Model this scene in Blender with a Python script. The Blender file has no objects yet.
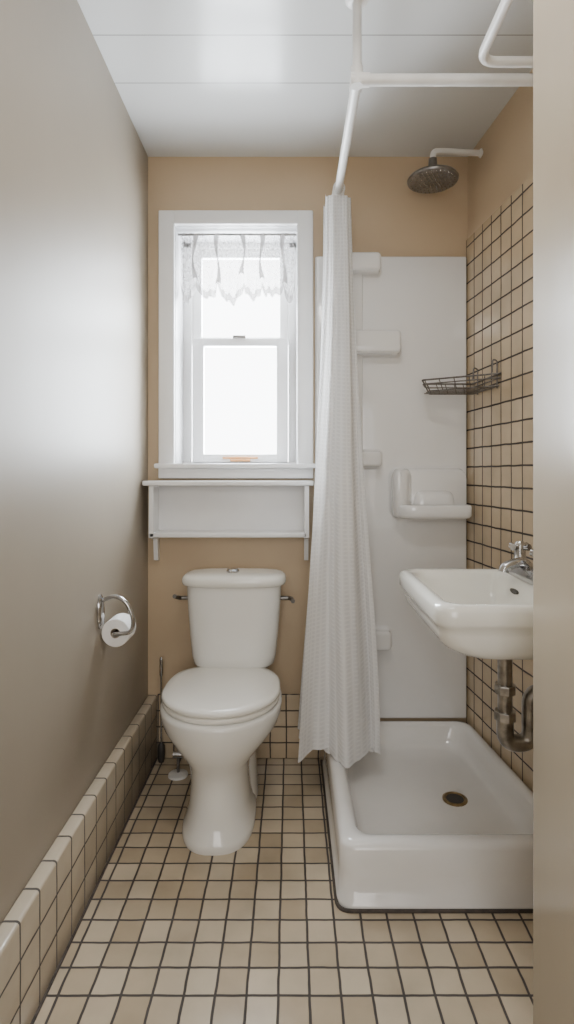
import bpy, bmesh, math, random
from mathutils import Vector, Matrix
random.seed(4)
C = bpy.context.scene.collection
sin, cos, pi = math.sin, math.cos, math.pi

# ------------------------------------------------------------ materials
def new_mat(name):
    m = bpy.data.materials.new(name); m.use_nodes = True
    nt = m.node_tree; b = nt.nodes['Principled BSDF']
    return m, nt, b
def paint(name, col, rough=0.4, var=0.06, nscale=6.0, bump=0.0, bscale=80.0, metal=0.0, coat=0.0, col2=None, spec=0.5, bstretch=None):
    m, nt, b = new_mat(name)
    tc = nt.nodes.new('ShaderNodeTexCoord')
    n = nt.nodes.new('ShaderNodeTexNoise'); n.inputs['Scale'].default_value = nscale; n.inputs['Detail'].default_value = 4
    nt.links.new(tc.outputs['Object'], n.inputs['Vector'])
    r = nt.nodes.new('ShaderNodeValToRGB')
    c2 = col2 if col2 else tuple(c*(1-var) for c in col)
    r.color_ramp.elements[0].color = (*c2, 1); r.color_ramp.elements[0].position = .35
    r.color_ramp.elements[1].color = (*col, 1); r.color_ramp.elements[1].position = .65
    nt.links.new(n.outputs['Fac'], r.inputs['Fac']); nt.links.new(r.outputs['Color'], b.inputs['Base Color'])
    b.inputs['Roughness'].default_value = rough; b.inputs['Metallic'].default_value = metal
    b.inputs['Coat Weight'].default_value = coat; b.inputs['Coat Roughness'].default_value = .06
    b.inputs['Specular IOR Level'].default_value = spec
    if bump > 0:
        n2 = nt.nodes.new('ShaderNodeTexNoise'); n2.inputs['Scale'].default_value = bscale; n2.inputs['Detail'].default_value = 3
        if bstretch:
            mp = nt.nodes.new('ShaderNodeMapping'); mp.inputs['Scale'].default_value = bstretch
            nt.links.new(tc.outputs['Object'], mp.inputs['Vector']); nt.links.new(mp.outputs[0], n2.inputs['Vector'])
        else:
            nt.links.new(tc.outputs['Object'], n2.inputs['Vector'])
        bp = nt.nodes.new('ShaderNodeBump'); bp.inputs['Strength'].default_value = bump; bp.inputs['Distance'].default_value = .002
        nt.links.new(n2.outputs['Fac'], bp.inputs['Height']); nt.links.new(bp.outputs['Normal'], b.inputs['Normal'])
    return m
def tile(name, axes, size, c1, c2, grout, off=(0, 0), mortar=.0035, rough=.3, h=None):
    m, nt, b = new_mat(name)
    tc = nt.nodes.new('ShaderNodeTexCoord'); sp = nt.nodes.new('ShaderNodeSeparateXYZ'); cb = nt.nodes.new('ShaderNodeCombineXYZ')
    wn = nt.nodes.new('ShaderNodeTexNoise'); wn.inputs['Scale'].default_value = 14; nt.links.new(tc.outputs['Object'], wn.inputs['Vector'])
    ws = nt.nodes.new('ShaderNodeVectorMath'); ws.operation = 'MULTIPLY_ADD'; ws.inputs[1].default_value = (.005, .005, .005)
    nt.links.new(wn.outputs['Color'], ws.inputs[0]); nt.links.new(tc.outputs['Object'], ws.inputs[2])
    nt.links.new(ws.outputs[0], sp.inputs[0])
    for i, a in enumerate(axes):
        ad = nt.nodes.new('ShaderNodeMath'); ad.operation = 'ADD'; ad.inputs[1].default_value = off[i] - .0025 + 20*(size if i == 0 else (h or size))
        nt.links.new(sp.outputs[a], ad.inputs[0]); nt.links.new(ad.outputs[0], cb.inputs[i])
    br = nt.nodes.new('ShaderNodeTexBrick'); br.offset = 0; br.squash = 1
    br.inputs['Scale'].default_value = 1; br.inputs['Brick Width'].default_value = size; br.inputs['Row Height'].default_value = h or size
    br.inputs['Mortar Size'].default_value = mortar; br.inputs['Mortar Smooth'].default_value = .25; br.inputs['Bias'].default_value = 0
    br.inputs['Color1'].default_value = (*c1, 1); br.inputs['Color2'].default_value = (*c2, 1); br.inputs['Mortar'].default_value = (*grout, 1)
    nt.links.new(cb.outputs[0], br.inputs['Vector'])
    n = nt.nodes.new('ShaderNodeTexNoise'); n.inputs['Scale'].default_value = 5; n.inputs['Detail'].default_value = 6
    nt.links.new(tc.outputs['Object'], n.inputs['Vector'])
    mp = nt.nodes.new('ShaderNodeMapRange'); mp.inputs['From Min'].default_value = .3; mp.inputs['From Max'].default_value = .7
    mp.inputs['To Min'].default_value = .82; mp.inputs['To Max'].default_value = 1.08
    nt.links.new(n.outputs['Fac'], mp.inputs['Value'])
    mx = nt.nodes.new('ShaderNodeVectorMath'); mx.operation = 'SCALE'
    nt.links.new(br.outputs['Color'], mx.inputs[0]); nt.links.new(mp.outputs[0], mx.inputs['Scale'])
    nt.links.new(mx.outputs[0], b.inputs['Base Color'])
    mr = nt.nodes.new('ShaderNodeMapRange'); mr.inputs['To Min'].default_value = rough; mr.inputs['To Max'].default_value = .85
    nt.links.new(br.outputs['Fac'], mr.inputs['Value']); nt.links.new(mr.outputs[0], b.inputs['Roughness'])
    b.inputs['Specular IOR Level'].default_value = .6
    bp = nt.nodes.new('ShaderNodeBump'); bp.invert = True; bp.inputs['Strength'].default_value = .8; bp.inputs['Distance'].default_value = .002
    nt.links.new(br.outputs['Fac'], bp.inputs['Height']); nt.links.new(bp.outputs['Normal'], b.inputs['Normal'])
    return m

TAN = (.56, .43, .285)
M_back = paint('tan_paint', TAN, .42, .05, 3, .15, 60)
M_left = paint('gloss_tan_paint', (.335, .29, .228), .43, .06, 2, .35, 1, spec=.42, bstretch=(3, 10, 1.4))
M_jamb = paint('entry_paint', (.45, .37, .265), .26, .05, 2, .3, 1, bstretch=(3, 9, 1))
M_white = paint('white_gloss_paint', (.85, .85, .85), .3, .03, 8, .1, 50)
M_reveal = paint('reveal_shaded_white', (.60, .60, .61), .35, .04, 8, .1, 50)  # white woodwork greyed, shade of the recess put into the colour
M_porc = paint('porcelain', (.87, .865, .83), .10, .015, 3, coat=.7)
M_porc2 = paint('cream_porcelain', (.87, .86, .80), .12, .02, 3, coat=.6)
M_seat = paint('seat_plastic', (.87, .85, .79), .2, .02, 4)
M_tray = paint('enamel', (.87, .86, .84), .12, .05, 5, coat=.6)
M_fib = paint('fibreglass', (.89, .89, .885), .10, .02, 2, .2, 5, coat=.8)
M_chrome = paint('chrome', (.56, .56, .57), .15, .15, 20, metal=1)
M_steel = paint('dull_steel', (.30, .29, .28), .35, .3, 40, metal=1)
M_wire = paint('wire_metal', (.24, .22, .20), .4, .3, 60, metal=1)
M_trap = paint('worn_pipe', (.50, .475, .44), .28, .55, 25, metal=.95)
M_collar = paint('pale_collar', (.68, .65, .59), .5, .15, 30)
M_pipe = paint('painted_pipe', (.84, .83, .81), .35, .08, 12, .2, 40)
M_paper = paint('tissue', (.9, .89, .88), .9, .03, 40, .3, 200)
M_card = paint('cardboard', (.55, .47, .38), .9, .1, 40)
M_dark = paint('dark_metal', (.05, .045, .04), .5, .2, 30)
M_brass = paint('brass', (.35, .25, .13), .4, .4, 60, metal=.8)
M_wood = paint('orange_wood', (.62, .30, .10), .5, .3, 30)
M_plastic = paint('white_plastic', (.82, .82, .8), .4, .03, 10)
M_caulk = paint('grey_sealant', (.09, .075, .065), .8, .4, 50)

M_floor = tile('floor_tile', (0, 1), .0735, (.63, .535, .40), (.47, .38, .265), (.075, .064, .058), off=(.03, .02), rough=.15, mortar=.0036)
M_rtile = tile('wall_tile', (0, 2), .0785, (.66, .53, .37), (.60, .47, .315), (.065, .052, .045), mortar=.0038, off=(0, .01), rough=.12)
M_lbase = tile('base_tile_side', (1, 2), .0925, (.63, .55, .43), (.55, .47, .36), (.08, .07, .06), off=(.02, 0), rough=.15)
M_bbase = tile('base_tile_back', (0, 2), .0685, (.62, .50, .35), (.56, .44, .295), (.07, .058, .05), off=(.02, 0), rough=.18, mortar=.0032)

def ceil_mat():
    m, nt, b = new_mat('ceiling_board')
    tc = nt.nodes.new('ShaderNodeTexCoord'); sp = nt.nodes.new('ShaderNodeSeparateXYZ')
    nt.links.new(tc.outputs['Object'], sp.inputs[0])
    acc = None
    for y in (1.946, 1.733, 1.30, .87, .44):
        c = nt.nodes.new('ShaderNodeMath'); c.operation = 'COMPARE'; c.inputs[1].default_value = y; c.inputs[2].default_value = .0018
        nt.links.new(sp.outputs[1], c.inputs[0])
        if acc is None: acc = c
        else:
            a = nt.nodes.new('ShaderNodeMath'); a.operation = 'MAXIMUM'
            nt.links.new(acc.outputs[0], a.inputs[0]); nt.links.new(c.outputs[0], a.inputs[1]); acc = a
    n = nt.nodes.new('ShaderNodeTexNoise'); n.inputs['Scale'].default_value = 1.5; nt.links.new(tc.outputs['Object'], n.inputs['Vector'])
    n0 = nt.nodes.new('ShaderNodeMix'); n0.data_type = 'RGBA'; n0.inputs[6].default_value = (.65, .66, .66, 1); n0.inputs[7].default_value = (.71, .72, .72, 1)
    nt.links.new(n.outputs['Fac'], n0.inputs[0])
    mx = nt.nodes.new('ShaderNodeMix'); mx.data_type = 'RGBA'; mx.inputs[7].default_value = (.25, .25, .25, 1)
    nt.links.new(n0.outputs[2], mx.inputs[6]); nt.links.new(acc.outputs[0], mx.inputs[0]); nt.links.new(mx.outputs[2], b.inputs['Base Color'])
    b.inputs['Roughness'].default_value = .2
    bp = nt.nodes.new('ShaderNodeBump'); bp.inputs['Distance'].default_value = .004; bp.inputs['Strength'].default_value = .25
    nt.links.new(n.outputs['Fac'], bp.inputs['Height']); nt.links.new(bp.outputs['Normal'], b.inputs['Normal'])
    return m
M_ceil = ceil_mat()

def cloth_mat():
    m, nt, b = new_mat('waffle_cloth')
    uv = nt.nodes.new('ShaderNodeUVMap'); sp = nt.nodes.new('ShaderNodeSeparateXYZ'); nt.links.new(uv.outputs[0], sp.inputs[0])
    outs = []
    for i in range(2):
        k = nt.nodes.new('ShaderNodeMath'); k.operation = 'MULTIPLY'; k.inputs[1].default_value = pi/.0155
        nt.links.new(sp.outputs[i], k.inputs[0])
        s = nt.nodes.new('ShaderNodeMath'); s.operation = 'SINE'; nt.links.new(k.outputs[0], s.inputs[0])
        ab = nt.nodes.new('ShaderNodeMath'); ab.operation = 'ABSOLUTE'; nt.links.new(s.outputs[0], ab.inputs[0]); outs.append(ab)
    mi = nt.nodes.new('ShaderNodeMath'); mi.operation = 'MINIMUM'
    nt.links.new(outs[0].outputs[0], mi.inputs[0]); nt.links.new(outs[1].outputs[0], mi.inputs[1])
    bp = nt.nodes.new('ShaderNodeBump'); bp.inputs['Distance'].default_value = .0025; bp.inputs['Strength'].default_value = .45; bp.invert = True
    nt.links.new(mi.outputs[0], bp.inputs['Height']); nt.links.new(bp.outputs['Normal'], b.inputs['Normal'])
    mr = nt.nodes.new('ShaderNodeMix'); mr.data_type = 'RGBA'
    mr.inputs[6].default_value = (.96, .96, .955, 1); mr.inputs[7].default_value = (.80, .80, .80, 1)
    nt.links.new(mi.outputs[0], mr.inputs[0]); nt.links.new(mr.outputs[2], b.inputs['Base Color'])
    b.inputs['Roughness'].default_value = .9
    tr = nt.nodes.new('ShaderNodeBsdfTranslucent'); tr.inputs[0].default_value = (.93, .92, .91, 1)
    ms = nt.nodes.new('ShaderNodeMixShader'); ms.inputs[0].default_value = .24
    nt.links.new(b.outputs[0], ms.inputs[1]); nt.links.new(tr.outputs[0], ms.inputs[2])
    nt.links.new(ms.outputs[0], nt.nodes['Material Output'].inputs[0])
    return m
M_cloth = cloth_mat()
def lace_mat(name, alpha, dots, col=(.62, .60, .585), tl=.10):
    m, nt, b = new_mat(name)
    b.inputs['Base Color'].default_value = (*col, 1); b.inputs['Roughness'].default_value = .9
    tr = nt.nodes.new('ShaderNodeBsdfTranslucent'); tr.inputs[0].default_value = (.75, .73, .71, 1)
    ms = nt.nodes.new('ShaderNodeMixShader'); ms.inputs[0].default_value = tl
    nt.links.new(b.outputs[0], ms.inputs[1]); nt.links.new(tr.outputs[0], ms.inputs[2])
    tp = nt.nodes.new('ShaderNodeBsdfTransparent')
    m2 = nt.nodes.new('ShaderNodeMixShader')
    uv = nt.nodes.new('ShaderNodeUVMap'); vo = nt.nodes.new('ShaderNodeTexVoronoi'); vo.inputs['Scale'].default_value = dots
    nt.links.new(uv.outputs[0], vo.inputs[0])
    mr = nt.nodes.new('ShaderNodeMapRange'); mr.inputs['From Min'].default_value = .2; mr.inputs['From Max'].default_value = .6
    mr.inputs['To Min'].default_value = alpha; mr.inputs['To Max'].default_value = min(1, alpha + .12)
    nt.links.new(vo.outputs['Distance'], mr.inputs['Value']); nt.links.new(mr.outputs[0], m2.inputs[0])
    nt.links.new(tp.outputs[0], m2.inputs[1]); nt.links.new(ms.outputs[0], m2.inputs[2])
    nt.links.new(m2.outputs[0], nt.nodes['Material Output'].inputs[0])
    return m
M_sheer = lace_mat('sheer_lace', .30, 70, (.50, .48, .47), .05); M_trim = lace_mat('lace_edging', .66, 120, (.42, .40, .39), .03); M_tie = lace_mat('lace_tie', .75, 150, (.36, .34, .33), .02)
def glass_mat():
    m, nt, b = new_mat('window_glass')
    tp = nt.nodes.new('ShaderNodeBsdfTransparent'); tp.inputs[0].default_value = (.97, .98, .99, 1)
    gl = nt.nodes.new('ShaderNodeBsdfGlossy'); gl.inputs['Roughness'].default_value = .2
    n = nt.nodes.new('ShaderNodeTexNoise'); n.inputs['Scale'].default_value = 5
    mr = nt.nodes.new('ShaderNodeMapRange'); mr.inputs['To Min'].default_value = .02; mr.inputs['To Max'].default_value = .06
    nt.links.new(n.outputs['Fac'], mr.inputs['Value'])
    ms = nt.nodes.new('ShaderNodeMixShader'); nt.links.new(mr.outputs[0], ms.inputs[0])
    nt.links.new(tp.outputs[0], ms.inputs[1]); nt.links.new(gl.outputs[0], ms.inputs[2])
    nt.links.new(ms.outputs[0], nt.nodes['Material Output'].inputs[0])
    return m
M_glass = glass_mat()

# ------------------------------------------------------------ geometry helpers
def wloc(o):
    v = Vector((0, 0, 0))
    while o: v += o.location; o = o.parent
    return v
def finish(name, bm, mat, parent=None, base=None, smooth=True, angle=40, label=None):
    bmesh.ops.recalc_face_normals(bm, faces=bm.faces)
    off = wloc(parent) if parent else (Vector(base) if base else Vector((0, 0, 0)))
    bmesh.ops.translate(bm, verts=bm.verts, vec=-off)
    me = bpy.data.meshes.new(name); bm.to_mesh(me); bm.free()
    me.materials.append(mat)
    if smooth:
        me.shade_smooth()
        try: me.set_sharp_from_angle(angle=math.radians(angle))
        except Exception: pass
    o = bpy.data.objects.new(name, me); C.objects.link(o)
    if parent: o.parent = parent
    elif base: o.location = off
    if label: o['label'] = label
    return o
def meta(o, label, cat, group=None):
    o['label'] = label; o['category'] = cat
    if group: o['group'] = group
    return o
def thing(name, loc, label, cat):
    e = bpy.data.objects.new(name, None); e.location = loc; e.empty_display_size = .05; C.objects.link(e)
    return meta(e, label, cat)
def add_box(bm, x0, x1, y0, y1, z0, z1, bev=0, seg=3):
    vs = [bm.verts.new(p) for p in [(x0,y0,z0),(x1,y0,z0),(x1,y1,z0),(x0,y1,z0),(x0,y0,z1),(x1,y0,z1),(x1,y1,z1),(x0,y1,z1)]]
    fs = [bm.faces.new([vs[i] for i in f]) for f in [(0,3,2,1),(4,5,6,7),(0,1,5,4),(1,2,6,5),(2,3,7,6),(3,0,4,7)]]
    if bev > 0:
        es = list({e for f in fs for e in f.edges})
        bmesh.ops.bevel(bm, geom=es, offset=bev, segments=seg, profile=.5, affect='EDGES', clamp_overlap=True)
def box(name, dims, mat, parent=None, bev=0, seg=3, base=None, **k):
    bm = bmesh.new(); add_box(bm, *dims, bev=bev, seg=seg)
    return finish(name, bm, mat, parent, base, smooth=bev > 0, **k)
def boxes(name, lst, mat, parent=None, bev=0, base=None, **k):
    bm = bmesh.new()
    for d in lst: add_box(bm, *d, bev=bev)
    return finish(name, bm, mat, parent, base, smooth=bev > 0, **k)
def add_loft(bm, rings, cap0=True, cap1=True, closed=True):
    R = [[bm.verts.new(p) for p in r] for r in rings]
    n = len(R[0])
    for a, b in zip(R[:-1], R[1:]):
        for i in range(n if closed else n-1):
            j = (i+1) % n
            bm.faces.new([a[i], a[j], b[j], b[i]])
    if cap0: bm.faces.new(list(reversed(R[0])))
    if cap1: bm.faces.new(R[-1])
def loft(name, rings, mat, parent=None, cap0=True, cap1=True, base=None, **k):
    bm = bmesh.new(); add_loft(bm, rings, cap0, cap1)
    return finish(name, bm, mat, parent, base, **k)
def sell(cx, cy, z, a, b, e=2.0, eb=None, n=56):
    out = []
    for i in range(n):
        t = 2*pi*i/n; c, s = cos(t), sin(t)
        p = eb if (eb and s > 0) else e
        out.append((cx + a*math.copysign(abs(c)**(2/p), c), cy + b*math.copysign(abs(s)**(2/p), s), z))
    return out
def rpoly(pts, r, z, n=7):
    out = []; m = len(pts)
    for i in range(m):
        p = Vector(pts[i]); a = (Vector(pts[i-1]) - p).normalized(); b = (Vector(pts[(i+1) % m]) - p).normalized()
        rr = r[i] if isinstance(r, (list, tuple)) else r
        s, e = p + a*rr, p + b*rr
        for k in range(n):
            t = k/(n-1); w = .82
            den = (1-t)**2 + 2*w*t*(1-t)*1 + t**2
            q = ((1-t)**2*s + 2*w*t*(1-t)*p + t**2*e)/den
            out.append((q.x, q.y, z))
    return out
def fillet(pts, r, n=6):
    pts = [Vector(p) for p in pts]; out = [pts[0]]
    for i in range(1, len(pts)-1):
        p = pts[i]; a = pts[i-1]-p; b = pts[i+1]-p
        rr = min(r, a.length*.49, b.length*.49)
        s = p + a.normalized()*rr; e = p + b.normalized()*rr
        for k in range(n+1):
            t = k/n; out.append((1-t)**2*s + 2*t*(1-t)*p + t**2*e)
    out.append(pts[-1]); return out
def add_tube(bm, pts, r, n=12, closed=False):
    pts = [Vector(p) for p in pts]; m = len(pts)
    T = []
    for i in range(m):
        if closed: t = pts[(i+1) % m] - pts[i-1]
        else: t = pts[min(i+1, m-1)] - pts[max(i-1, 0)]
        T.append(t.normalized())
    up = Vector((0, 0, 1)) if abs(T[0].z) < .9 else Vector((1, 0, 0))
    u = T[0].cross(up).normalized(); rings = []
    for i in range(m):
        u = (u - T[i]*u.dot(T[i])).normalized(); v = T[i].cross(u)
        rr = r[i] if isinstance(r, (list, tuple)) else r
        rings.append([pts[i] + rr*(cos(2*pi*k/n)*u + sin(2*pi*k/n)*v) for k in range(n)])
    if closed: rings.append(rings[0][:]) ; add_loft(bm, rings, False, False); bmesh.ops.remove_doubles(bm, verts=bm.verts, dist=1e-6)
    else: add_loft(bm, rings)
def tube(name, pts, r, mat, parent=None, n=14, base=None, closed=False, **k):
    bm = bmesh.new(); add_tube(bm, pts, r, n, closed)
    return finish(name, bm, mat, parent, base, **k)
def lathe(name, prof, center, mat, parent=None, axis=(0, 0, 1), n=40, base=None, **k):
    ax = Vector(axis).normalized(); up = Vector((0, 0, 1)) if abs(ax.z) < .9 else Vector((1, 0, 0))
    u = ax.cross(up).normalized(); v = ax.cross(u); c = Vector(center)
    rings = [[c + ax*h + max(r, 1e-4)*(cos(2*pi*i/n)*u + sin(2*pi*i/n)*v) for i in range(n)] for r, h in prof]
    return loft(name, rings, mat, parent, base=base, **k)
def struct(o): o['kind'] = 'structure'; return o

# ------------------------------------------------------------ room
XL, YB, H = -.615, 2.40, 2.58
XR0, SK = .760, .10
WT = .22
def wallx(y): return XR0 + SK*(YB - y)
WX0, WX1, WZ0, WZ1 = -.50, .03, 1.252, 2.283
struct(box('floor', (XL-.1, 1.15, -1.3, YB+.1, -.08, 0), M_floor))
struct(box('ceiling', (XL-.1, 1.15, -1.3, YB+.1, H, H+.08), M_ceil))
struct(boxes('wall_back', [(XL-.1, WX0, YB, YB+WT, 0, H), (WX1, 1.0, YB, YB+WT, 0, H), (WX0, WX1, YB, YB+WT, 0, WZ0), (WX0, WX1, YB, YB+WT, WZ1, H)], M_back))
struct(box('wall_left', (XL-.1, XL, -1.3, YB, 0, H), M_left))
struct(box('wall_front', (XL, .473, -1.3, -1.2, 0, H), M_jamb))
struct(box('wall_entry', (.473, 1.15, -1.3, 1.10, 0, H), M_jamb, bev=.012))
wr = struct(box('wall_right', (0, 1.5, 0, .1, 0, H), M_back))
wt = box('tile_cladding', (0, 1.5, -.006, 0, 0, 2.22), M_rtile, wr, bev=0)
wt['kind'] = 'structure'
wr.location = (XR0, YB, 0); wr.rotation_euler = (0, 0, math.atan2(-1, SK))
struct(box('baseboard_left', (XL, -.574, -1.2, YB, 0, .27), M_lbase, bev=.008))
struct(box('baseboard_back', (-.574, .125, YB-.018, YB, 0, .272), M_bbase, bev=.005))
struct(tube('trim_1', [(-.574, -1.2, .002), (-.574, 2.38, .002)], .005, M_caulk))

# ------------------------------------------------------------ window
win = bpy.data.objects.new('window_1', None); win.location = (-.235, YB, WZ0); C.objects.link(win)
win['kind'] = 'structure'
def wbox(name, lst, mat=M_white, bev=.004, **k): return boxes(name, lst, mat, win, bev=bev, **k)
cw = .064; D = YB + .055
wbox('casing', [(WX0-cw, WX0+.004, YB-.03, YB, WZ0-.02, WZ1+.055), (WX1-.004, WX1+cw, YB-.03, YB, WZ0-.02, WZ1+.055), (WX0, WX1, YB-.03, YB, WZ1-.004, WZ1+.055)], bev=.006)
wbox('reveal', [(WX0, WX0+.006, YB-.01, YB+WT, WZ0, WZ1), (WX1-.006, WX1, YB-.01, YB+WT, WZ0, WZ1), (WX0, WX1, YB-.01, YB+WT, WZ1-.006, WZ1), (WX0, WX1, YB-.01, YB+WT, WZ0, WZ0+.008)], M_reveal, bev=.001)
wbox('window_sill', [(WX0-cw-.012, WX1+cw+.01, YB-.06, YB+.02, WZ0-.012, WZ0+.008)], bev=.006)
wbox('apron', [(WX0-cw, WX1+cw, YB-.03, YB, WZ0-.055, WZ0-.012)], bev=.004)
wbox('outer_frame', [(WX0, -.455, D+.11, D+.158, WZ0, WZ1), (-.012, WX1, D+.11, D+.158, WZ0, WZ1), (WX0, WX1, D+.11, D+.158, WZ1-.03, WZ1), (WX0, WX1, D+.10, D+.158, WZ0, WZ0+.018)])
ls = wbox('lower_sash', [(-.450, -.398, D+.085, D+.118, 1.268, 1.834), (-.066, -.014, D+.085, D+.118, 1.268, 1.834), (-.40, -.06, D+.085, D+.118, 1.268, 1.306), (-.40, -.06, D+.085, D+.118, 1.798, 1.834)])
us = wbox('upper_sash', [(-.455, -.413, D+.125, D+.152, 1.81, 2.26), (-.052, -.012, D+.125, D+.152, 1.81, 2.26), (-.413, -.05, D+.125, D+.152, 1.81, 1.848), (-.413, -.05, D+.125, D+.152, 2.215, 2.26)])
boxes('glass', [(-.399, -.065, D+.10, D+.104, 1.305, 1.799)], M_glass, ls)
boxes('glass', [(-.414, -.051, D+.137, D+.141, 1.847, 2.216)], M_glass, us)
box('sash_lock', (-.265, -.205, D+.075, D+.11, 1.832, 1.846), M_steel, ls, bev=.004, label='grey metal sash lock')
boxes('sash_lift', [(-.31, -.15, D+.066, D+.086, 1.284, 1.293), (-.275, -.185, D+.058, D+.086, 1.272, 1.284)], M_wood, ls, bev=.003, label='worn orange wooden sash lift')

# lace valance
val = thing('valance_curtain', (-.235, 2.455, 2.0), 'short sheer white lace valance on a thin window rod', 'curtain')
tube('valance_rod', [(WX0+.006, 2.440, 2.262), (WX1-.006, 2.440, 2.262)], .0055, M_steel, val, label='thin dark metal rod')
TIES = [0.0, .13, .33, .55, .71, .90, 1.0]
DROP = [.05, .032, .054, .042, .030, .05]
def valance():
    nu, nv = 330, 30; x0, x1 = -.487, .018
    bm = bmesh.new(); uvl = bm.loops.layers.uv.new('UVMap'); G = []
    bmt = bmesh.new(); uvt = bmt.loops.layers.uv.new('UVMap'); GT = []
    for i in range(nu+1):
        u = i/nu
        k = max(q for q in range(len(TIES)-1) if TIES[q] <= u)
        t = (u - TIES[k])/(TIES[k+1]-TIES[k]); belly = sin(pi*t)
        near = (1-belly)
        L = .225 + DROP[k]*belly**.7 + .003*sin(u*71) + .006*sin(u*29) - .02*near**3
        row = []; rt = []
        for j in range(nv+4):
            v = j/nv
            z = 2.278 - L*v
            pinch = math.exp(-((v-.55)/.22)**2)
            tie = TIES[k] if t < .5 else TIES[k+1]
            uu = u + (tie-u)*.70*pinch*(near**.5)
            x = x0 + (x1-x0)*uu
            amp = .004 + .020*min(v, 1)*(1-.5*pinch)
            y = 2.458 + amp*sin(2*pi*u*15 + 1.8*sin(u*17)) - .022*belly*v
            if j <= nv: row.append((bm.verts.new((x, y, z)), (u*.9, v*.25)))
            if j >= nv: rt.append((bmt.verts.new((x, y + .004*sin(u*400), z - (j-nv)*.003)), (u*.9, v*.25)))
        G.append(row); GT.append(rt)
    for b_, g, l in ((bm, G, uvl), (bmt, GT, uvt)):
        for i in range(len(g)-1):
            for j in range(len(g[0])-1):
                q = [g[i][j], g[i+1][j], g[i+1][j+1], g[i][j+1]]
                f = b_.faces.new([a[0] for a in q])
                for lp, a in zip(f.loops, q): lp[l].uv = a[1]
    finish('fabric', bm, M_sheer, val, angle=180); finish('lace_edging', bmt, M_trim, val, angle=180)
    for k in range(1, len(TIES)-1):
        xx = x0 + (x1-x0)*TIES[k]
        bm = bmesh.new(); l = bm.loops.layers.uv.new('UVMap'); rows = []
        LL = .17 + .02*(k % 3)
        for j in range(17):
            v = j/16; w = .009*abs(1-v*2)**1.3 + .003
            rows.append([bm.verts.new((xx + w*s + .007*sin(v*5+k*2), 2.430 - .004*(abs(s) < .5), 2.262 - LL*v - .008*abs(s))) for s in (-1, -.5, 0, .5, 1)])
        for a, b in zip(rows[:-1], rows[1:]):
            for i in range(4): bm.faces.new([a[i], a[i+1], b[i+1], b[i]])
        finish('tie', bm, M_tie, val, angle=180)
valance()

# ------------------------------------------------------------ wall shelf
sh = thing('wall_shelf', (-.25, 2.34, .85), 'white painted two-tier wooden wall shelf below the window', 'shelf')
box('top_board', (-.607, .092, 2.275, 2.398, 1.168, 1.188), M_white, sh, bev=.004)
box('lower_board', (-.582, .066, 2.285, 2.385, .955, .975), M_white, sh, bev=.004)
box('back_panel', (-.57, .060, 2.385, 2.399, .955, 1.168), M_white, sh, bev=.001)
for xx in (-.583, .056):
    bm = bmesh.new()
    prof = [(2.399, 1.168), (2.29, 1.168), (2.285, .99), (2.285, .955), (2.36, .94), (2.372, .85), (2.399, .845)]
    add_loft(bm, [[(xx, y, z) for y, z in prof], [(xx+.018, y, z) for y, z in prof]])
    finish('bracket', bm, M_white, sh, smooth=False)

# ------------------------------------------------------------ toilet
TX = -.250
to = thing('toilet', (TX, 2.02, 0), 'white porcelain two-piece toilet with closed cream lid against the back wall', 'toilet')
R = []
for z, yc, a, b, e in [(0, 1.985, .124, .206, 2.6), (.012, 1.985, .126, .208, 2.6), (.026, 1.985, .123, .205, 2.5), (.045, 1.985, .113, .192, 2.4), (.09, 1.985, .105, .175, 2.3),
        (.16, 1.985, .100, .165, 2.2), (.205, 1.99, .103, .169, 2.2), (.235, 2.0, .114, .184, 2.2), (.27, 2.01, .143, .214, 2.15), (.305, 2.02, .177, .238, 2.1), (.34, 2.028, .204, .254, 2.1),
        (.37, 2.03, .214, .260, 2.1), (.392, 2.03, .217, .262, 2.1), (.402, 2.03, .216, .261, 2.1), (.407, 2.03, .210, .255, 2.1)]:
    R.append(sell(TX, yc, z, a, b, e, 2.6))
loft('bowl', R, M_porc, to, angle=60)
R = [sell(TX+.006, 2.15, 0, .118, .15, 3), sell(TX+.006, 2.15, .015, .121, .153, 3), sell(TX+.006, 2.15, .05, .114, .15, 3), sell(TX+.006, 2.17, .16, .105, .13, 2.6), sell(TX, 2.2, .28, .10, .14, 2.6), sell(TX, 2.24, .34, .135, .135, 3), sell(TX, 2.25, .425, .14, .135, 3.2), sell(TX, 2.25, .438, .13, .125, 3.2)]
loft('base', R, M_porc, to, angle=60)
R = [sell(TX, 2.018, z, a, b, 2.05, 3.0) for z, a, b in [(.409, .200, .222), (.412, .208, .230), (.422, .210, .232), (.428, .206, .228)]]
loft('seat', R, M_seat, to, angle=60)
R = [sell(TX, 2.016, z, a, b, 2.05, 3.0) for z, a, b in [(.430, .204, .224), (.433, .210, .229), (.441, .211, .230), (.448, .204, .224), (.453, .180, .20), (.456, .13, .145), (.4575, .06, .07)]]
loft('lid', R, M_seat, to, angle=60, label='cream plastic toilet lid')
for dx in (-.075, .075):
    lathe('hinge', [(.001, -.02), (.011, -.02), (.011, .02), (.001, .02)], (TX+dx, 2.245, .452), M_plastic, to, axis=(1, 0, 0), n=16)
KX = -.230
R = [sell(KX, 2.283, z, a, b, e, n=72) for z, a, b, e in [(.438, .130, .070, 2.8), (.443, .148, .086, 3.0), (.458, .163, .097, 3.2), (.49, .170, .101, 3.3), (.58, .179, .103, 3.3), (.70, .188, .104, 3.3), (.77, .191, .104, 3.3)]]
tk = loft('tank', R, M_porc, to, angle=60)
R = [sell(KX, 2.282, z, a, b, 3.4, n=72) for z, a, b in [(.771, .198, .108), (.775, .207, .113), (.786, .211, .115), (.797, .210, .1145), (.806, .205, .111), (.813, .195, .103), (.818, .172, .088), (.821, .13, .062), (.8225, .07, .03)]]
loft('tank_lid', R, M_porc2, to, angle=60, label='off-white tank lid')
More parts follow.
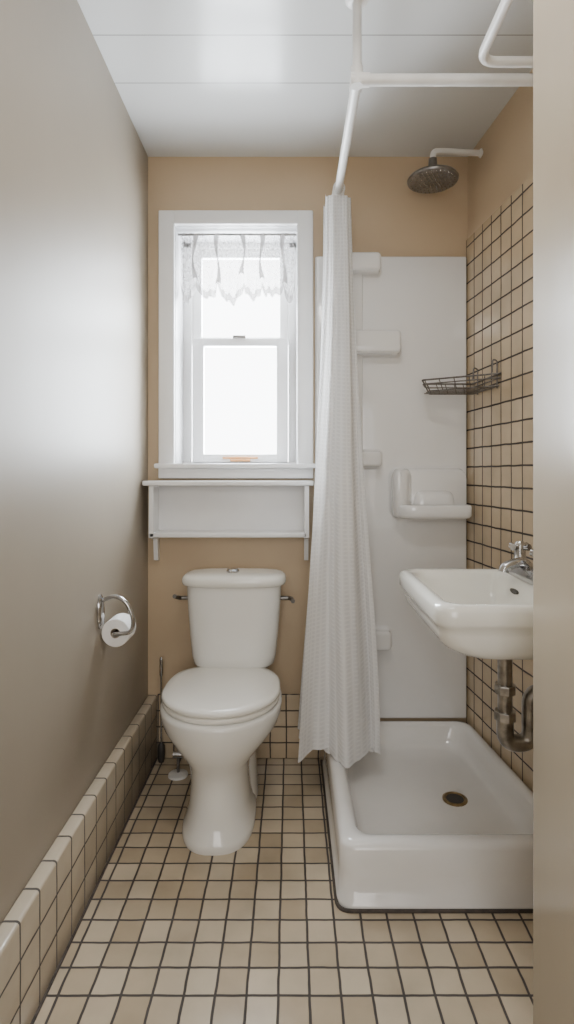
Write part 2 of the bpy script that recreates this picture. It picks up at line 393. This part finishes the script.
lathe('flush_button', [(.001, 0), (.026, 0), (.026, .008), (.020, .014), (.001, .015)], (KX-.004, 2.25, .820), M_chrome, to, label='round chrome flush button')
for s in (-1, 1):
    bm = bmesh.new()
    bx = KX + s*.186
    add_tube(bm, fillet([(bx-s*.004, 2.30, .705), (bx+s*.044, 2.30, .705), (bx+s*(.052), 2.24, .725 if s < 0 else .705)], .015), .0085, 12)
    finish('flush_lever', bm, M_steel, to, label='dark tarnished metal lever')
for dx in (-.105, .105):
    lathe('bolt_cap', [(.013, 0), (.013, .008), (.008, .016), (.001, .018)], (TX+dx, 2.10, .048), M_plastic, to, n=16)

su = thing('water_supply_hose', (-.455, 2.25, 0), 'braided supply hose with white floor flange beside the toilet', 'pipe')
lathe('flange', [(.001, .001), (.040, .001), (.038, .008), (.018, .014), (.001, .015)], (-.455, 2.25, 0), M_plastic, su)
tube('hose', fillet([(-.455, 2.25, .01), (-.455, 2.25, .10), (-.43, 2.31, .25), (-.39, 2.31, .35), (-.36, 2.30, .445)], .06), .006, M_steel, su)
lathe('valve', [(.001, -.02), (.013, -.02), (.013, .02), (.001, .02)], (-.455, 2.25, .085), M_chrome, su, axis=(1, 0, 0), n=16)

tb = thing('toilet_brush', (-.547, 2.352, 0), 'toilet brush with thin steel handle standing in the corner', 'toilet brush')
lathe('brush_head', [(.001, 0), (.012, .004), (.016, .03), (.015, .07), (.006, .085), (.001, .086)], (-.547, 2.352, 0), M_dark, tb)
lathe('handle', [(.001, .08), (.004, .08), (.004, .36), (.007, .37), (.007, .435), (.004, .443), (.001, .445)], (-.547, 2.352, 0), M_chrome, tb, n=16)

# ------------------------------------------------------------ toilet paper
ph = thing('toilet_paper_holder', (XL, 1.79, .74), 'curved chrome toilet paper holder screwed to the glossy side wall', 'toilet paper holder')
bm = bmesh.new()
rr = []
for x, s in ((XL+.0005, 1.0), (XL+.006, 1.0), (XL+.012, .8), (XL+.014, .4)):
    rr.append([(x, 1.79 + .022*s*cos(2*pi*i/32), .775 + .056*s*math.copysign(abs(sin(2*pi*i/32))**.8, sin(2*pi*i/32))) for i in range(32)])
add_loft(bm, rr); finish('wall_plate', bm, M_chrome, ph)
PX, PZ = -.566, .704
bm = bmesh.new()
add_tube(bm, fillet([(XL+.01, 1.79, .812), (XL+.055, 1.785, .828), (-.524, 1.78, .808), (-.502, 1.78, .755), (-.506, 1.78, .712), (PX, 1.78, PZ), (PX, 1.80, PZ), (PX, 1.895, PZ)], .03), .0068, 12)
finish('arm', bm, M_chrome, ph)
rl = thing('toilet_paper_roll', (PX, 1.835, PZ-.045), 'white toilet paper roll hanging on the chrome holder', 'toilet paper')
bm = bmesh.new()
def cyl_y(rr, ys, n=48): return [[(PX + r*cos(2*pi*i/n), y, PZ + r*sin(2*pi*i/n)) for i in range(n)] for r, y in zip(rr, ys)]
add_loft(bm, cyl_y([.016, .043, .045, .045, .043, .016], [1.797, 1.797, 1.799, 1.877, 1.879, 1.879]), False, False)
finish('paper', bm, M_paper, rl)
bm = bmesh.new(); add_loft(bm, cyl_y([.016, .016, .0145, .0145, .016], [1.796, 1.880, 1.880, 1.796, 1.796]), False, False)
finish('core', bm, M_card, rl, label='brown cardboard core')

# ------------------------------------------------------------ shower tray
st = thing('shower_tray', (.46, 1.96, 0), 'deep white enamel shower tray with worn drain on the tiled floor', 'shower tray')
def trap_ring(il, ir, if_, ib, r, z, n=9):
    yf, yb = 1.553 + if_, 2.374 - ib; x0 = .131 + il
    return rpoly([(x0, yf), (wallx(yf)-.012-ir, yf), (wallx(yb)-.012-ir, yb), (x0, yb)], r, z, n)
TR = [(0, 0, 0, 0, .05, 0), (0, 0, 0, 0, .05, .016), (.006, 0, .008, 0, .05, .02), (.008, 0, .014, 0, .05, .09), (.010, 0, .024, 0, .05, .152), (.014, .002, .030, .002, .05, .162), (.024, .008, .040, .008, .05, .169), (.040, .020, .058, .02, .05, .170),
      (.056, .034, .076, .03, .055, .166), (.066, .042, .088, .036, .06, .153), (.074, .05, .098, .045, .07, .12), (.083, .06, .110, .055, .08, .095), (.11, .09, .14, .08, .09, .082), (.17, .15, .2, .15, .10, .076), (.28, .25, .33, .33, .05, .072)]
loft('basin', [trap_ring(*t) for t in TR], M_tray, st, angle=70)
dr = lathe('drain', [(.001, 0), (.043, 0), (.043, .004), (.036, .007), (.034, .003), (.001, .002)], (.576, 1.96, .073), M_brass, st, label='tarnished brass drain')
lathe('drain_hole', [(.001, 0), (.030, 0), (.030, .0022), (.001, .0022)], (.576, 1.96, .0742), M_dark, dr)
bm = bmesh.new()
add_tube(bm, fillet([(.129, 2.36, .003), (.129, 1.55, .003), (wallx(1.55)-.012, 1.55, .003)], .04), .0055, 8)
finish('sealant_line', bm, M_caulk, st, label='dark grimy sealant line')

# ------------------------------------------------------------ shower surround
ss = thing('shower_surround', (.43, 2.39, .17), 'glossy white moulded fibreglass shower wall panel with built-in ledges', 'shower panel')
bm = bmesh.new(); add_box(bm, .103, .750, 2.378, 2.399, .172, 2.145, bev=.008); finish('panel', bm, M_fib, ss)
box('raised_column', (.108, .305, 2.362, 2.380, .172, 2.14), M_fib, ss, bev=.016, seg=5)
def ledge(x0, x1, z0, z1, dep, r=.02, n=8):
    def rect(g, y, rad):
        a0, a1, b0, b1 = x0-g, x1+g, z0-g, z1+g
        return [(p[0], y, p[1]) for p in rpoly([(a0, b0), (a1, b0), (a1, b1), (a0, b1)], rad, 0, n)]
    yb = 2.3795; rr = [rect(.016, yb, r+.014), rect(.007, yb-.003, r+.006), rect(.001, yb-.011, r), rect(-.001, yb-dep*.5, r)]
    for k in range(5):
        a = pi/2*k/4; rr.append(rect(-.001-.012*(1-cos(a)), yb-dep+.012-.012*sin(a), r))
    bm = bmesh.new(); add_loft(bm, rr, False, True); finish('ledge', bm, M_fib, ss, angle=75)
for d in [(.19, .375, 2.062, 2.139, .07), (.19, .458, 1.718, 1.816, .07), (.19, .380, 1.246, 1.312, .06), (.19, .42, .478, .558, .06)]: ledge(*d, r=.016)
bm = bmesh.new()
def soap_rect(g, y, rad): return [(p[0], y, p[1]) for p in rpoly([(.425-g, 1.035-g), (.740+g*.2, 1.035-g), (.740+g*.2, 1.238+g), (.425-g, 1.238+g)], rad, 0, 10)]
add_loft(bm, [soap_rect(.012, 2.379, .05), soap_rect(.004, 2.375, .042), soap_rect(0, 2.366, .038), soap_rect(-.004, 2.352, .034), soap_rect(-.014, 2.346, .03)], False, True)
rr = [rpoly([(.424+i, 2.300+i), (.482-i, 2.300+i), (.520-i, 2.37), (.424+i, 2.37)], .026, z) for i, z in [(.012, 1.034), (0, 1.046), (0, 1.205), (.004, 1.222), (.012, 1.234), (.022, 1.238)]]
add_loft(bm, rr)
def tr(i, z, f=2.262): return rpoly([(.432+i, f+i), (.742-i, f+i), (.742-i, 2.372), (.432+i, 2.372)], [.085, .03, .004, .004], z, 12)
add_loft(bm, [tr(.020, 1.030), tr(.006, 1.035), tr(0, 1.045), tr(0, 1.078), tr(.002, 1.085), tr(.006, 1.089), tr(.011, 1.088), tr(.015, 1.082), tr(.020, 1.060), tr(.03, 1.054)])
finish('soap_dish', bm, M_fib, ss, angle=60)
bm = bmesh.new()
add_loft(bm, [sell(.60, 2.346, z, a, b, 3) for z, a, b in [(1.088, .085, .03), (1.125, .08, .028), (1.140, .07, .018), (1.146, .05, .008)]])
finish('soap_rest', bm, M_fib, ss, angle=60)

# ------------------------------------------------------------ curtain rod, pipe, shower head
RX, RZ = .189, 2.347
cr = thing('shower_curtain_rod', (RX, 1.6, RZ), 'white painted pipe curtain rod hung from the ceiling around the shower', 'curtain rod')
tube('side_rod', [(RX, 1.6, RZ), (RX, 2.399, RZ)], .0155, M_pipe, cr, n=20)
tube('front_rod', [(RX, 1.6, RZ), (wallx(1.6)-.007, 1.6, RZ)], .0155, M_pipe, cr, n=20)
tube('hanger', [(RX, 1.6, RZ), (RX, 1.6, H-.001)], .0135, M_pipe, cr, n=20)
lathe('flange', [(.001, 0), (.033, 0), (.033, -.006), (.022, -.014), (.001, -.014)], (RX, 1.6, H), M_pipe, cr)
lathe('flange', [(.001, 0), (.03, 0), (.03, .005), (.02, .014), (.001, .014)], (RX, 2.399, RZ), M_pipe, cr, axis=(0, -1, 0))
bm = bmesh.new()
add_tube(bm, [(RX-.018, 1.6, RZ), (RX+.036, 1.6, RZ)], .0185, 20); add_tube(bm, [(RX, 1.585, RZ), (RX, 1.64, RZ)], .0185, 20); add_tube(bm, [(RX, 1.6, RZ-.018), (RX, 1.6, RZ+.036)], .0175, 20)
finish('corner_fitting', bm, M_pipe, cr)
meta(tube('water_pipe', fillet([(.505, 1.102, 2.325), (.505, 1.50, 2.325), (wallx(1.5)-.007, 1.50, 2.325)], .05, 10), .0125, M_pipe, n=18, base=(.6, 1.4, 2.325)), 'white painted pipe bending across above the shower', 'pipe')

hd = thing('rain_shower', (.765, 2.30, 2.54), 'round grey metal rain shower head on a white wall arm', 'shower head')
tube('arm', fillet([(wallx(2.26)-.002, 2.26, 2.515), (.60, 2.215, 2.497), (.562, 2.205, 2.490), (.56, 2.205, 2.43)], .018, 8), .0118, M_pipe, hd, n=18, label='white painted arm')
lathe('flange', [(.001, 0), (.018, 0), (.017, .004), (.013, .008), (.001, .008)], (wallx(2.26)-.004, 2.26, 2.515), M_pipe, hd, axis=(-1, 0, 0))
lathe('head', [(.001, .085), (.016, .083), (.018, .055), (.030, .040), (.07, .020), (.095, .008), (.100, 0), (.097, -.006), (.092, -.007), (.001, -.004)], (.56, 2.205, 2.378), M_steel, hd, n=56)
bm = bmesh.new()
for rr_, k in [(.015, 6), (.032, 12), (.05, 18), (.068, 24), (.085, 30)]:
    for i in range(k):
        a = 2*pi*i/k; c = (.56+rr_*cos(a), 2.205+rr_*sin(a), 2.374)
        add_tube(bm, [c, (c[0], c[1], c[2]-.0065)], [.0036, .0024], 8)
o = finish('nozzles', bm, M_chrome, hd); o['kind'] = 'stuff'

# ------------------------------------------------------------ shower curtain
sc_ = thing('shower_curtain', (.19, 2.2, .18), 'long white waffle-weave shower curtain bunched beside the shower', 'shower curtain')
def ss_(t): t = max(0, min(1, t)); return t*t*(3-2*t)
def curtain():
    nu, nv = 400, 130
    bm = bmesh.new(); l = bm.loops.layers.uv.new('UVMap'); G = []
    for i in range(nu+1):
        u = i/nu; row = []
        p1 = 2*pi*(3.25*u) - pi/2 + .35*sin(2*pi*u*1.3)
        for j in range(nv+1):
            v = j/nv
            w = sin(p1); w = sin(w*pi/2)*.75 + w*.25
            AL = .052 + .108*v**1.7; AR = .048 + .096*ss_(v*1.02)
            edge = 1 - .10*(.5+.5*sin(u*9+1))*(u > .16)
            xc = .187 - .006*v
            x = xc + (AR if w > 0 else AL)*w*edge + .005*sin(7*v + 5*u)
            yc = (2.195 + .115*u)*(1-v) + (2.012 + .28*u)*v
            g = w + .22*sin(2.0*v + 3*u)
            s1 = sin(2*pi*.80*g + .9 + 1.3*v + u*9); s1 = math.copysign(abs(s1)**.75, s1)
            f = s1 + .34*sin(2*pi*1.75*g + 2.4 - 1.7*v + u*20)*(.4+.6*v) + .4*(1-v)**2*sin(2*pi*3.3*g + u*31)
            y = min(yc + (.008 + .030*v)*f, 2.318)
            hem = .180 + .034*max(0, -w) + .010*f
            z = 2.322 - .012*abs(sin(p1*2))*(1-v)**3 - v*(2.322-hem)
            row.append((bm.verts.new((x, y, z)), (u*2.2, v*2.13)))
        G.append(row)
    for i in range(nu):
        for j in range(nv):
            q = [G[i][j], G[i+1][j], G[i+1][j+1], G[i][j+1]]
            f = bm.faces.new([a[0] for a in q])
            for lp, a in zip(f.loops, q): lp[l].uv = a[1]
    return finish('fabric', bm, M_cloth, sc_, angle=180)
curtain()
for k in range(7):
    y = 2.195 + .019*k
    bm = bmesh.new()
    add_tube(bm, [(RX + .022*cos(2*pi*i/24), y, RZ - .006 + .026*sin(2*pi*i/24)) for i in range(24)], .0022, 8, closed=True)
    finish('curtain_ring', bm, M_plastic, sc_)

# ------------------------------------------------------------ wire caddy
wc = thing('wire_soap_basket', (.70, 2.2, 1.54), 'small rusty wire basket mounted on the tiled wall in the shower', 'soap basket')
def dloop(z, ins=0):
    return fillet([(wallx(2.08+ins)-.010, 2.08+ins, z), (.525+ins*1.5, 2.235, z), (.560+ins, 2.335-ins, z), (wallx(2.335-ins)-.010, 2.335-ins, z)], .010, 4)
bm = bmesh.new()
for z, i in ((1.592, 0), (1.576, .002), (1.548, .014)):
    lp = dloop(z, i); add_tube(bm, lp + [lp[0] + Vector((0, .001, 0))], .0034 if z > 1.59 else .0026, 8)
finish('rim', bm, M_wire, wc)
bm = bmesh.new()
L1, L2 = dloop(1.592, 0), dloop(1.548, .014)
for k in range(1, len(L1)-1, 3): add_tube(bm, [L1[k], L2[k]], .002, 6)
for t in (.2, .4, .6, .8):
    add_tube(bm, [L1[0].lerp(L1[1], t), L2[0].lerp(L2[1], t)], .002, 6)
    add_tube(bm, [L1[-1].lerp(L1[-2], t), L2[-1].lerp(L2[-2], t)], .002, 6)
for k in range(7):
    y = 2.12 + k*.031; t = max(0, (2.235-y)/.155); xa = .55 + t*.20
    add_tube(bm, [(xa, y, 1.548), (wallx(y)-.012, y, 1.548)], .002, 6)
finish('wire_mesh', bm, M_wire, wc)
for y in (2.11, 2.28):
    bm = bmesh.new(); xw = wallx(y) - .006
    add_tube(bm, fillet([(xw-.004, y, 1.54), (xw-.004, y, 1.645), (xw-.02, y, 1.65), (xw-.023, y, 1.60)], .02), .003, 8)
    finish('wall_hook', bm, M_wire, wc)

# ------------------------------------------------------------ sink
sk = thing('sink', (.62, 1.565, .770), 'off-white porcelain wall-hung sink with chrome taps on the tiled wall', 'sink')
def sr(il, ir, inr, ifr, r, z):
    y0, y1 = 1.30 + inr, 1.83 - ifr; x0 = .343 + il
    return rpoly([(x0, y0), (wallx(y0)-.009-ir, y0), (wallx(y1)-.009-ir, y1), (x0+.004, y1)], [r, .02, .02, r], z, 10)
SR = [(.19, .05, .09, .09, .07, .768), (.11, .03, .045, .045, .08, .770), (.066, .01, .024, .024, .075, .778), (.036, 0, .013, .013, .07, .794), (.020, 0, .009, .009, .06, .812), (.014, 0, .007, .007, .055, .835), (.012, 0, .007, .007, .052, .851),
      (.003, 0, .001, .001, .05, .857), (0, 0, 0, 0, .05, .865), (0, 0, 0, 0, .05, .892), (.003, 0, .003, .003, .05, .901), (.010, .004, .010, .010, .05, .907), (.020, .006, .020, .020, .05, .909),
      (.034, .145, .034, .034, .055, .906), (.041, .153, .041, .041, .06, .898), (.046, .158, .046, .046, .06, .880), (.056, .165, .056, .056, .065, .84), (.078, .18, .080, .080, .07, .808), (.13, .21, .13, .13, .07, .794), (.19, .23, .19, .19, .04, .790)]
bm = bmesh.new(); add_loft(bm, [sr(*t) for t in SR]); finish('basin', bm, M_porc2, sk, angle=70)
box('backsplash', (.796, .808, 1.40, 1.76, .903, .928), M_porc2, sk, bev=.005)
lathe('drain', [(.001, 0), (.024, 0), (.022, .004), (.001, .003)], (.60, 1.565, .790), M_chrome, sk)
bm = bmesh.new()
xo = wallx(1.66)-.009-.1605
add_loft(bm, [[(xo+.006, 1.66+.026*cos(2*pi*i/24), .868+.0075*sin(2*pi*i/24)) for i in range(24)], [(xo-.0035, 1.66+.026*cos(2*pi*i/24), .868+.0075*sin(2*pi*i/24)) for i in range(24)]])
finish('overflow_slot', bm, M_dark, sk, label='dark overflow slot')
fa = bpy.data.objects.new('faucet', None); fa.location = Vector((.725, 1.66, .905)) - sk.location; fa.parent = sk; C.objects.link(fa); fa['label'] = 'chrome two-handle tap'
FX = .712
bm = bmesh.new()
rr = [sell(FX, 1.66, z, a, b, 4) for z, a, b in [(.906, .036, .130), (.922, .036, .130), (.938, .030, .120), (.944, .018, .10)]]
add_loft(bm, rr); finish('body', bm, M_chrome, fa)
tube('spout', fillet([(FX, 1.66, .935), (FX-.02, 1.66, .958), (.655, 1.66, .948), (.635, 1.66, .938), (.632, 1.66, .926)], .02), .015, M_chrome, fa)
for y in (1.58, 1.735):
    lathe('valve_stem', [(.001, .935), (.026, .935), (.025, .948), (.018, .956), (.017, .980), (.001, .981)], (FX, y, 0), M_chrome, fa, n=24)
    bm = bmesh.new()
    for a in (.55, .55+pi/2):
        add_tube(bm, [(FX-.034*cos(a), y-.034*sin(a), .992), (FX-.022*cos(a), y-.022*sin(a), .990), (FX+.022*cos(a), y+.022*sin(a), .990), (FX+.034*cos(a), y+.034*sin(a), .992)], [.011, .008, .008, .011], 12)
    add_tube(bm, [(FX, y, .978), (FX, y, .998), (FX, y, 1.008)], [.018, .018, .011], 14)
    finish('handle', bm, M_chrome, fa)
trp = bpy.data.objects.new('drain_trap', None); trp.location = Vector((.62, 1.58, .45)) - sk.location; trp.parent = sk; C.objects.link(trp); trp['label'] = 'worn metal drain trap'
QX = .606
tube('tailpiece', [(QX, 1.58, .765), (QX, 1.58, .50)], .020, M_trap, trp, n=20)
lathe('collar', [(.001, 0), (.042, 0), (.044, -.010), (.036, -.026), (.030, -.055), (.001, -.055)], (QX, 1.58, .768), M_collar, trp, label='pale dirty drain collar')
for z, r in ((.610, .029), (.535, .030)):
    lathe('nut', [(.001, -.012), (r, -.012), (r+.001, -.008), (r+.001, .008), (r, .012), (.001, .012)], (QX, 1.58, z), M_trap, trp, n=8, angle=20)
xw = wallx(1.58) - .006
tube('bend', fillet([(QX, 1.58, .535), (QX, 1.58, .455), (QX+.072, 1.58, .455), (QX+.072, 1.58, .60), (xw, 1.58, .60)], .036, 10), .0235, M_trap, trp, n=20)
lathe('wall_flange', [(.001, 0), (.042, 0), (.04, .005), (.024, .012), (.001, .012)], (xw, 1.58, .60), M_trap, trp, axis=(-1, 0, 0))

# ------------------------------------------------------------ light
def area(name, loc, rot, sx, sy, power, col):
    L = bpy.data.lights.new(name, 'AREA'); L.shape = 'RECTANGLE'; L.size = sx; L.size_y = sy; L.energy = power; L.color = col
    o = bpy.data.objects.new(name, L); o.location = loc; o.rotation_euler = rot; C.objects.link(o); return o
area('daylight', (-.235, 2.74, 1.78), (math.radians(-90), 0, 0), .64, 1.2, 118, (.89, .95, 1.0))
area('hall_fill', (-.05, -1.0, 1.5), (math.radians(90), 0, 0), .95, 1.6, 22, (1.0, .98, .96))  # unseen fill panel added behind the camera for light from the doorway
area('ceiling_fill', (.10, 1.0, 2.5), (0, 0, 0), .35, .35, 7, (1.0, .97, .92))  # unseen fill panel added below the ceiling, no fixture there
w = bpy.data.worlds.new('World'); bpy.context.scene.world = w; w.use_nodes = True
w.node_tree.nodes['Background'].inputs[0].default_value = (1, 1, 1, 1); w.node_tree.nodes['Background'].inputs[1].default_value = 11.0

# ------------------------------------------------------------ camera
cam = bpy.data.cameras.new('Camera'); cam.sensor_fit = 'AUTO'; cam.sensor_width = 36; cam.lens = 558/1024*36
cam.shift_x = -4/1024; cam.shift_y = -39/1024; cam.clip_start = .02
co = bpy.data.objects.new('Camera', cam); co.location = (0, 0, 1.22); co.rotation_euler = (math.radians(90), 0, 0); C.objects.link(co)
bpy.context.scene.camera = co
